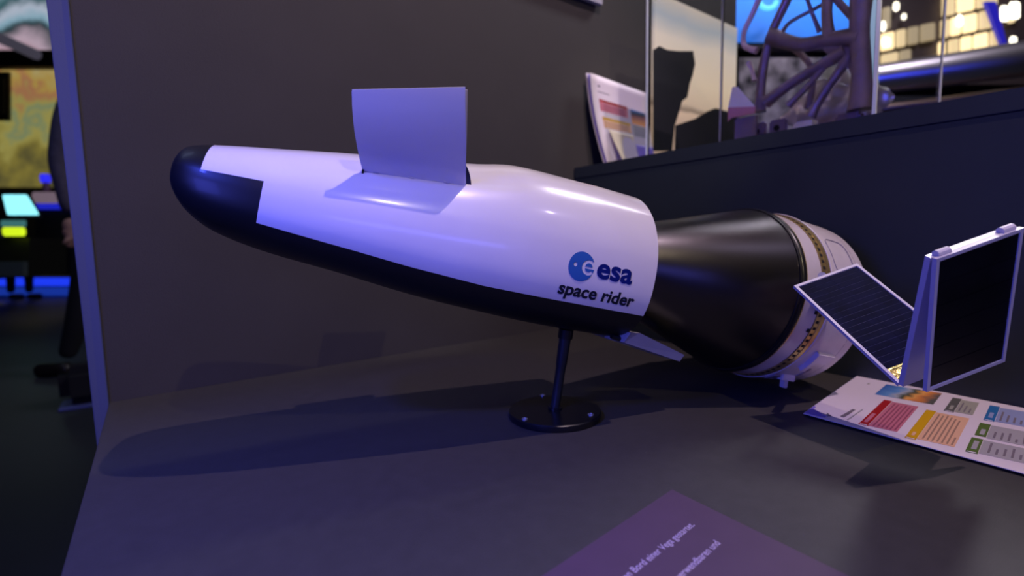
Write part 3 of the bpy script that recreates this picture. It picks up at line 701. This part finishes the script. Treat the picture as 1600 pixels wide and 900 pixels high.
# backlit picture on the partition behind the case
pic = rooted('backlit_picture', (W0+WD*1.6)); tag(pic, 'backlit beige sky picture with dark silhouettes, one imitating a glass reflection, on the partition behind the case', 'picture')
def WP(px_, py_, off):
    n = WN; r = cr*((px_-800)/FPX)+cd*((py_-450)/FPX)+fwd; c0 = n.dot(W0)+off; return CAMP+r*((c0-n.dot(CAMP))/n.dot(r))
A0 = WP(1021, 16, .006); A1 = WP(1151, 16, .006); z0, z1 = .45, .945
pl_ = W0+WD*((A0-W0).dot(WD)); pr_ = W0+WD*((A1-W0).dot(WD))
bm = bmesh.new(); box(bm, Vector((pl_.x, pl_.y, z0))+WN*.0005, Vector((pr_.x-pl_.x, pr_.y-pl_.y, 0)), WN*.010, (0, 0, z1-z0))
pf = bmobj('lightbox', bm, ramp_mat('sky_picture', [(0, (.35, .24, .17)), (.28, (.42, .30, .21)), (.335, (.50, .36, .25)), (.36, (.20, .14, .10)), (.40, (.48, .36, .25)), (.55, (.56, .44, .31)), (.78, (.52, .44, .36)), (.90, (.28, .30, .32)), (1, (.42, .36, .30))], 'Z', .45, .945, .10, 6, emit=.95))
sil = mat('silhouette_dark', (.020, .020, .024), .5); pps = [pf]
def wpoly(name, pts, m, off=.0108):
    a = [WP(x, y, off) for x, y in pts]; b = [p-WN*.002 for p in a]; n = len(a)
    return obj(name, a+b, [list(range(n)), list(range(n, 2*n))[::-1]]+[[k, (k+1) % n, n+(k+1) % n, n+k] for k in range(n)], m)
pps.append(wpoly('silhouette', [(1021, 236), (1021, 78), (1030, 72), (1042, 78), (1060, 80), (1083, 80), (1086, 100), (1082, 118), (1078, 130), (1074, 152), (1066, 158), (1060, 178), (1054, 197), (1050, 236)], sil))  # reflection of people in the case glass, put in as a dark flat shape
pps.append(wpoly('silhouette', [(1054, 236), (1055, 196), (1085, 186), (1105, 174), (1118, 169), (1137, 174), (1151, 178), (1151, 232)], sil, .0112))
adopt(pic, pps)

# ------------------------------------------------------------------ background to the right, beyond the plinth
def fbox(name, x0, y0, x1, y1, d, th, m, x0b=None, x1b=None, ya=0, parent=None, bev=0):
    """upright slab about th thick facing the lens, corners seen at these photo places, at distance d"""
    p = [far(x0, y0, d), far(x1, y0+ya, d), far(x1b if x1b is not None else x1, y1+ya, d), far(x0b if x0b is not None else x0, y1, d)]
    f = Vector((fwd.x, fwd.y, 0)).normalized()*th
    bm = bmesh.new(); a = [bm.verts.new(q) for q in p]; b = [bm.verts.new(q+f) for q in p]
    bm.faces.new(a); bm.faces.new(b[::-1])
    for k in range(4): bm.faces.new([a[k], b[k], b[(k+1) % 4], a[(k+1) % 4]])
    if bev: bmesh.ops.bevel(bm, geom=list(bm.edges), offset=bev, segments=3, affect='EDGES')
    return bmobj(name, bm, m, parent)
D1 = 4.2
glow = rooted('lit_shelf_wall', far(1500, 300, D1)); tag(glow, 'wall of cream backlit panels in dark frames beyond the plinth', 'lit wall')
lowb = mat('dark_frame_brown', (.05, .035, .04), .6); gp = []
gp.append(fbox('frame_board', 1330, -60, 1660, 132, D1+.06, .08, lowb))
cream = [mat('panel_glow', (.2, .2, .2), .5, emit=(1, .74, .36), es=e) for e in (2.0, 1.0, .42)]
hot = mat('lamp_glow', (.2, .2, .2), .5, emit=(1, .93, .74), es=4)
yline = lambda x, k: {0: 83-(x-1375)*.218, 1: 50-(x-1375)*.225, 2: 118-(x-1375)*.20, -1: 10-(x-1375)*.22}[k]
for i, (xa, xb, t, b, c) in enumerate(((1378, 1398, 1, 0, 0), (1402, 1416, 1, 0, 1), (1420, 1436, 1, 0, 2), (1378, 1404, 0, 2, 1), (1407, 1424, 0, 2, 2), (1440, 1462, 1, 0, 2), (1472, 1485, 1, 0, 1), (1488, 1503, 1, 0, 0), (1507, 1528, 1, 0, 0), (1532, 1552, 1, 0, 1),
        (1468, 1478, 0, 2, 0), (1484, 1500, 0, 2, 1), (1504, 1520, 0, 2, 0), (1524, 1545, 0, 2, 0), (1549, 1564, 0, 2, 1), (1474, 1494, -1, 1, 1), (1498, 1524, -1, 1, 0), (1528, 1560, -1, 1, 1), (1578, 1588, 1, 0, 1), (1380, 1392, -1, 1, 2))):
    gp.append(fbox('panel', xa, yline(xa, t)+3, xb, yline(xa, b)-3, D1, .03, cream[c], ya=-(xb-xa)*.2, bev=.008))
for (x, y, w, h) in ((1398, 2, 8, 14), (1411, 20, 6, 10), (1378, 32, 7, 16), (1566, 8, 12, 24), (1580, 2, 16, 26), (1581, 56, 10, 12), (1498, 22, 8, 18), (1380, 58, 12, 14)):
    gp.append(fbox('lamp', x, y, x+w, y+h, D1-.03, .03, hot, bev=.012))
gp.append(fbox('blue_strut', 1540, 2, 1556, 70, D1-.08, .03, mat('blue_lit_strut', (.02, .02, .3), .4, emit=(.03, .02, .7), es=.5), 1566, 1574))
adopt(glow, gp)
# big polished tube under the lit wall
tb = rooted('polished_tube', far(1420, 115, 3.4)); tag(tb, 'thick polished metal tube with blue sheen in front of the lit wall', 'tube')
bm = bmesh.new(); pts = [far(1150, 165, 3.6), far(1240, 137, 3.5), (far(1340, 127, 3.45)), far(1460, 112, 3.35), far(1600, 92, 3.25), far(1700, 78, 3.2)]
tube(bm, pts, [.055, .07, .09, .10, .11, .115], 32); t1 = bmobj('tube_body', bm, mat('tube_steel', (.6, .55, .62), .33, metal=1), smooth=True)
bm = bmesh.new(); tube(bm, [p+Vector((0, 0, -.20)) for p in pts], .03, 20); t2 = bmobj('lower_rail', bm, mat('rail_bronze', (.25, .17, .15), .3, metal=.9), smooth=True); adopt(tb, [t1, t2])
bk = fbox('dark_bench', 1120, 150, 1690, 420, 3.9, .3, mat('bench_black', (.012, .012, .02), .5)); tag(bk, 'black bench front under the polished tube', 'bench')
# blue screen seen through the lattice
bs = rooted('blue_screen', far(1230, 300, 3.0)); tag(bs, 'bright blue screen seen through the lattice bracket', 'screen')
s1 = fbox('screen_face', 1150, -70, 1342, 66, 3.0, .04, ramp_mat('blue_picture', [(0, (.01, .03, .10)), (.3, (.004, .13, .55)), (.55, (.006, .20, .80)), (.8, (.02, .30, .85)), (1, (.01, .10, .5))], 'Z', 1.2, 2.0, .9, 2.2, emit=1.0))
s2 = fbox('bezel', 1140, -80, 1350, 74, 3.01, .06, mat('bezel_black', (.01, .01, .012), .4)); adopt(bs, [s1, s2])
ring_ = rooted('neon_ring', far(1202, 8, 2.9)); tag(ring_, 'small cyan glowing hoop in front of the blue screen', 'lamp')
bm = bmesh.new(); tube(bm, [far(1200+13*math.cos(t), 2+11*math.sin(t), 2.9) for t in [k*PI*1.2/12-.1 for k in range(13)]], .012, 10); o = bmobj('glow_tube', bm, mat('cyan_glow', (.1, .3, .4), .4, emit=(.12, .65, 1), es=1.6), smooth=True); adopt(ring_, [o])
o = fbox('glint_slab', 1352, -60, 1372, 150, 2.6, .05, mat('glint_slab_glow', (.25, .33, .38), .4, emit=(.30, .50, .62), es=.35)); tag(o, 'pale blue lit column just behind the clear case', 'reflection')  # bright reflection in the case corner, put in as a glowing slab
o = fbox('grey_cabinet', 1155, 90, 1345, 640, 2.8, .2, mat('cabinet_mixed', (.22, .19, .18), .35, noise=.95, nscale=14)); tag(o, 'mottled grey cabinet behind the lattice bracket', 'cabinet')

# ------------------------------------------------------------------ background to the left, past the open end of the partition
DM = 10.5
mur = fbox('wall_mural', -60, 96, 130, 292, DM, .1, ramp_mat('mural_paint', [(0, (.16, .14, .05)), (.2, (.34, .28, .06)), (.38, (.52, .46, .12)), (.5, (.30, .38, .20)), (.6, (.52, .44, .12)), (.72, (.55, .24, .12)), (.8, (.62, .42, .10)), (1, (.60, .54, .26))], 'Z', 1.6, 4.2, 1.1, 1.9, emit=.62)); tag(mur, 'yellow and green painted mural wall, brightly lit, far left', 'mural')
pfx = rooted('framed_board', far(2, 180, DM-.2)); tag(pfx, 'dark framed board hanging on the yellow mural', 'framed board')
o1 = fbox('frame', -18, 112, 13, 188, DM-.12, .06, mat('board_frame', (.02, .02, .015), .6)); o2 = fbox('board', -14, 122, 6, 178, DM-.15, .03, mat('board_face', (.12, .11, .06), .6)); adopt(pfx, [o1, o2])
hd = fbox('dark_header', -60, 78, 130, 104, DM-.4, .2, mat('header_black', (.03, .025, .02), .7)); tag(hd, 'dark beam above the yellow mural', 'beam')
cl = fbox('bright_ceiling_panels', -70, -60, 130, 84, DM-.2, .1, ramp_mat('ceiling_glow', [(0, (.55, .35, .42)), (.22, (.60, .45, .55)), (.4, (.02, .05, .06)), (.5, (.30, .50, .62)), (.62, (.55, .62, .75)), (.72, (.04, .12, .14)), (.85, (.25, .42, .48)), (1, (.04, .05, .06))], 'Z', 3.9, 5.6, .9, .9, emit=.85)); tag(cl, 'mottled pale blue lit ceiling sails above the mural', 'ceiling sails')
bmx = bmesh.new(); pa, pb = far(-30, 46, 8.5), far(58, 86, 8.5); tube(bmx, [pa, pb], .085, 8); o = bmobj('grey_truss', bmx, mat('truss_grey', (.35, .33, .42), .5, emit=(.35, .32, .45), es=.15)); tag(o, 'grey sloping truss beam below the lit ceiling', 'truss')
# stage platform with blue LED edge
DP = 7.2
plat = rooted('lit_platform', far(40, 460, DP)); tag(plat, 'low dark platform edged with glowing blue strips', 'platform')
fl = Vector((fwd.x, fwd.y, 0)).normalized()
o1 = fbox('platform_body', -80, 432, 121, 466, DP+.02, 1.6, mat('platform_grey', (.05, .06, .06), .5))
blue = mat('blue_led', (.0, .0, .1), .4, emit=(.015, .05, 1), es=1.1); blue2 = mat('blue_led_dim', (.0, .0, .1), .4, emit=(.02, .08, .8), es=.45)
o2 = fbox('led_strip', -80, 434, 113, 447, DP-.02, .03, blue, bev=.01); o3 = fbox('led_strip', -80, 449, 112, 462, DP-.02, .03, blue2, bev=.01); adopt(plat, [o1, o2, o3])
# counter with a bottle
DC = 5.2
ctr = rooted('counter', far(80, 430, DC)); tag(ctr, 'dark counter with pale top and blue glowing edge', 'counter')
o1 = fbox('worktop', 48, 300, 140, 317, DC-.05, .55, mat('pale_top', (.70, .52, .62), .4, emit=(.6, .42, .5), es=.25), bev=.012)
o2 = fbox('led_edge', 52, 318, 140, 327, DC-.03, .03, mat('led_edge_blue', (.0, 0, .1), .4, emit=(.02, .03, .85), es=.7)); o3 = fbox('front_panel', 55, 327, 140, 430, DC, .45, mat('counter_black', (.008, .008, .014), .6)); adopt(ctr, [o1, o2, o3])
bot = rooted('bottle', far(72, 300, DC-.02)); tag(bot, 'bottle with glowing blue cap standing on the pale counter top', 'bottle')
q = far(73, 299, DC-.02+.2); kz = 5.2/FPX
o1 = latheo('bottle_body', [(0, 0), (5*kz, 0), (5*kz, 8*kz), (3.5*kz, 14*kz), (0, 14*kz)], mat('bottle_mauve', (.25, .12, .22), .3), None, q, n=16)
o2 = latheo('cap', [(0, 14*kz), (6*kz, 14*kz), (7*kz, 20*kz), (6*kz, 27*kz), (0, 28*kz)], mat('cap_blue', (0, 0, .2), .4, emit=(.03, .03, 1), es=1.1), None, q, n=16); adopt(bot, [o1, o2])
# desk with a monitor at the far left
DD = 5.0
dk = rooted('desk', far(-10, 430, DD)); tag(dk, 'dark control desk at the left picture edge', 'desk')
o1 = fbox('desk_body', -120, 372, 46, 432, DD-.25, .4, mat('desk_olive', (.018, .018, .012), .6)); o2 = fbox('desk_foot', -90, 409, 36, 432, DD-.32, .05, mat('desk_foot_grey', (.10, .13, .13), .6)); adopt(dk, [o1, o2])
mo = rooted('monitor', far(28, 372, DD+.1)); tag(mo, 'glowing cyan monitor on the dark desk', 'monitor')
o1 = fbox('screen', 2, 304, 40, 336, DD-.2, .02, mat('cyan_screen', (0, .1, .1), .4, emit=(.30, .90, 1), es=1.5), 10, 60, bev=.008); o2 = fbox('back_shell', 0, 301, 42, 340, DD-.2+.02, .03, mat('monitor_black', (.01, .01, .01), .5), 8, 62); o3 = fbox('stand_neck', 28, 338, 34, 371, DD-.2+.03, .03, mat('neck_black', (.01, .01, .01), .5)); adopt(mo, [o1, o2, o3])
kb = fbox('teal_keyboard', 0, 344, 34, 354, DD-.2-.12, .05, mat('teal_glow', (.02, .08, .08), .4, emit=(.10, .35, .35), es=.5), bev=.006); tag(kb, 'dim teal lit keyboard bar under the cyan monitor', 'keyboard')
yl = fbox('yellow_lamp', 0, 355, 34, 369, DD-.2-.14, .05, mat('yellow_glow', (.2, .3, 0), .4, emit=(.75, 1, .02), es=1.1), 2, 35, bev=.014); tag(yl, 'small yellow green light bar on the dark desk', 'lamp')

# people: one standing half hidden by the post, one seated at the edge
def skinned(name, joints, edges, m, parent=None, sub=2):
    me = bpy.data.meshes.new(name); me.from_pydata([tuple(j[0]) for j in joints], edges, []); o = bpy.data.objects.new(name, me); COL.objects.link(o)
    mod = o.modifiers.new('skin', 'SKIN'); 
    for k, j in enumerate(joints): me.skin_vertices[0].data[k].radius = j[1] if isinstance(j[1], tuple) else (j[1], j[1])
    me.skin_vertices[0].data[0].use_root = True
    o.modifiers.new('smooth', 'SUBSURF').levels = sub; o.modifiers['smooth'].render_levels = sub
    dg = bpy.context.evaluated_depsgraph_get(); nm = bpy.data.meshes.new_from_object(o.evaluated_get(dg)); bpy.data.objects.remove(o)
    o = bpy.data.objects.new(name, nm); COL.objects.link(o); nm.materials.append(m)
    for p in nm.polygons: p.use_smooth = True
    return o
def person(base, face, label, seated=False, arms=0, skirt=None, top=M['cloth'], H_=1.72):
    F = Vector(face).normalized(); S = Vector((-F.y, F.x, 0)); U_ = Vector((0, 0, 1)); k = H_/1.72
    root = rooted('person', base); tag(root, label, 'person')
    B = Vector(base)
    J = lambda f, s, u: B+(F*f+S*s+U_*u)*k
    drop = .43 if seated else 0
    def j(f, s, u): return J(f, s, u-drop)
    hip = [(j(0, 0, .96), .13), (j(0, .09, .90), .095), (j(0, -.09, .90), .095), (j(.01, 0, 1.12), .13), (j(.01, 0, 1.30), .145), (j(0, 0, 1.43), .10), (j(.01, .17, 1.41), .065), (j(.01, -.17, 1.41), .065)]
    ed = [(0, 1), (0, 2), (0, 3), (3, 4), (4, 5), (4, 6), (4, 7)]
    for sd, i in ((1, 6), (-1, 7)):
        b = len(hip); hip += [(j(.03, .21*sd, 1.26), .052), (j(.05, .23*sd, 1.12), .046)]+([(j(.03, .24*sd, 1.0), .040), (j(.02, .235*sd, .86), .032)] if arms else [(j(.16, .20*sd, 1.04), .040), (j(.26, .16*sd, 1.02), .032)])
        ed += [(i, b), (b, b+1), (b+1, b+2), (b+2, b+3)]
    ps = [skinned('jacket', hip, ed, top)]
    leg = [(j(0, 0, .95), .11)]; le = []
    for sd in (1, -1):
        b = len(leg)
        if seated: leg += [(j(.02, .10*sd, .90), .085), (j(.42, .12*sd, .90), .06), (J(.43, .12*sd, .28), .05), (J(.41, .12*sd, .09), .042)]
        else: leg += [(j(0, .10*sd, .86), .085), (j(.03+.06*sd, .11*sd, .50), .058), (j(.14*sd+.01, .11*sd, .28), .054), (j(.20*sd+.02, .11*sd, .10), .042)]
        le += [(0, b), (b, b+1), (b+1, b+2), (b+2, b+3)]
    ps.append(skinned('trousers', leg, le, M['trousers']))
    for sd in (1, -1):
        q = J(.41, .12*sd, 0) if seated else J(.20*sd+.02, .11*sd, 0)
        ps.append(skinned('shoe', [(q+F*-.03+U_*.045, .042), (q+F*.08+U_*.040, .040), (q+F*.18+U_*.030, (.030, .042))], [(0, 1), (1, 2)], M['shoe'], sub=1))
    # head, neck, hands as one skin each
    ps.append(skinned('head', [(j(.0, 0, 1.44), .055), (j(.015, 0, 1.52), .052), (j(.02, 0, 1.60), (.085, .075)), (j(.01, 0, 1.68), (.09, .08)), (j(.05, 0, 1.55), (.05, .05))], [(0, 1), (1, 2), (2, 3), (2, 4)], M['skin']))
    hd_ = ps[-1]
    for sd in (1, -1):
        e = latheo('eye', [(0, -.010), (.008, -.006), (.011, 0), (.008, .006), (0, .010)], M['hair'], hd_, j(.098, .032*sd, 1.625), n=10)
        e2 = latheo('ear', [(0, -.03), (.014, -.015), (.016, .01), (0, .03)], M['skin'], hd_, j(.01, .088*sd, 1.61), n=10)
        w = j(.28, .155*sd, 1.02) if not arms else j(.02, .235*sd, .84); F0 = F; F = Vector((0, 0, -1)) if arms else F0; U_ = F0*-1 if arms else U_; hn = [(w, .030), (w+F*.05, (.040, .022)), (w+F*.085, (.036, .02))]; he = [(0, 1), (1, 2)]
        for f_, off, ln in ((0, -.030, .055), (1, -.010, .070), (2, .010, .065), (3, .030, .048)):
            b = len(hn); hn += [(w+F*(.09+ln*.5)+S*off, .0095), (w+F*(.09+ln*.9)+S*off-U_*.018, .008)]; he += [(2, b), (b, b+1)]
        b = len(hn); hn += [(w+F*.055-S*.045*sd, .012), (w+F*.095-S*.055*sd-U_*.01, .009)]; he += [(1, b), (b, b+1)]
        ps.append(skinned('hand', hn, he, M['skin'], sub=1)); F = F0; U_ = Vector((0, 0, 1))
    latheo('nose', [(0, -.02), (.012, -.012), (.008, .01), (0, .02)], M['skin'], hd_, j(.115, 0, 1.59), n=8)
    bm = bmesh.new(); tube(bm, [j(.098, -.022, 1.548), j(.105, 0, 1.546), j(.098, .022, 1.548)], .004, 6); bmobj('mouth', bm, mat('lips', (.3, .1, .1), .5), hd_)
    ps.append(skinned('hair', [(j(-.01, 0, 1.70), (.100, .092)), (j(-.045, 0, 1.62), (.075, .085)), (j(-.05, 0, 1.55), (.05, .06))], [(0, 1), (1, 2)], M['hair']))
    adopt(root, ps)
    return root
left_dir = (-cr.x, -cr.y, 0)
pb_ = far(195, 578, 2.86); pb_.z = ZF
person(pb_, left_dir, 'person in dark jacket and black trousers standing half hidden behind the blue post', arms=1)
pc = far(-20, 450, 6.3); pc.z = ZF
person(pc, (fwd.x, fwd.y, 0), 'person with dark hair seated behind the desk at the left picture edge', True)
# chair under the seated person
ch = rooted('office_chair', (pc.x, pc.y, ZF)); tag(ch, 'dark office chair under the seated person', 'chair')
o1 = latheo('seat', [(0, .31), (.22, .31), (.23, .34), (.20, .36), (0, .36)], M['trousers'], None, (pc.x, pc.y, ZF), n=20); o2 = latheo('leg', [(.02, .03), (.02, .31)], M['rod'], None, (pc.x, pc.y, ZF), n=10); o3 = latheo('base', [(0, 0), (.22, 0), (.05, .03), (0, .03)], M['rod'], None, (pc.x, pc.y, ZF), n=10); adopt(ch, [o1, o2, o3])
# bag on the floor beside the post
bg = rooted('floor_bag', far(125, 640, 2.25)); bz = far(125, 640, 2.25); bg.location.z = ZF; bg.matrix_world = Matrix.Translation((bz.x, bz.y, ZF)); tag(bg, 'dark bag with pale base on the floor beside the post', 'bag')
bm = bmesh.new(); c_ = Vector((bz.x, bz.y, ZF)); box(bm, c_+Vector((-.06, -.06, .012)), (.18, 0, 0), (0, .14, 0), (0, .0, .17), .04); o1 = bmobj('bag_body', bm, M['trousers'], smooth=True)
bm = bmesh.new(); box(bm, c_+Vector((-.065, -.065, 0)), (.19, 0, 0), (0, .15, 0), (0, 0, .012), .004); o2 = bmobj('bag_base', bm, mat('bag_base_blue', (.10, .12, .35), .5)); adopt(bg, [o1, o2])
bpy.context.view_layer.update()
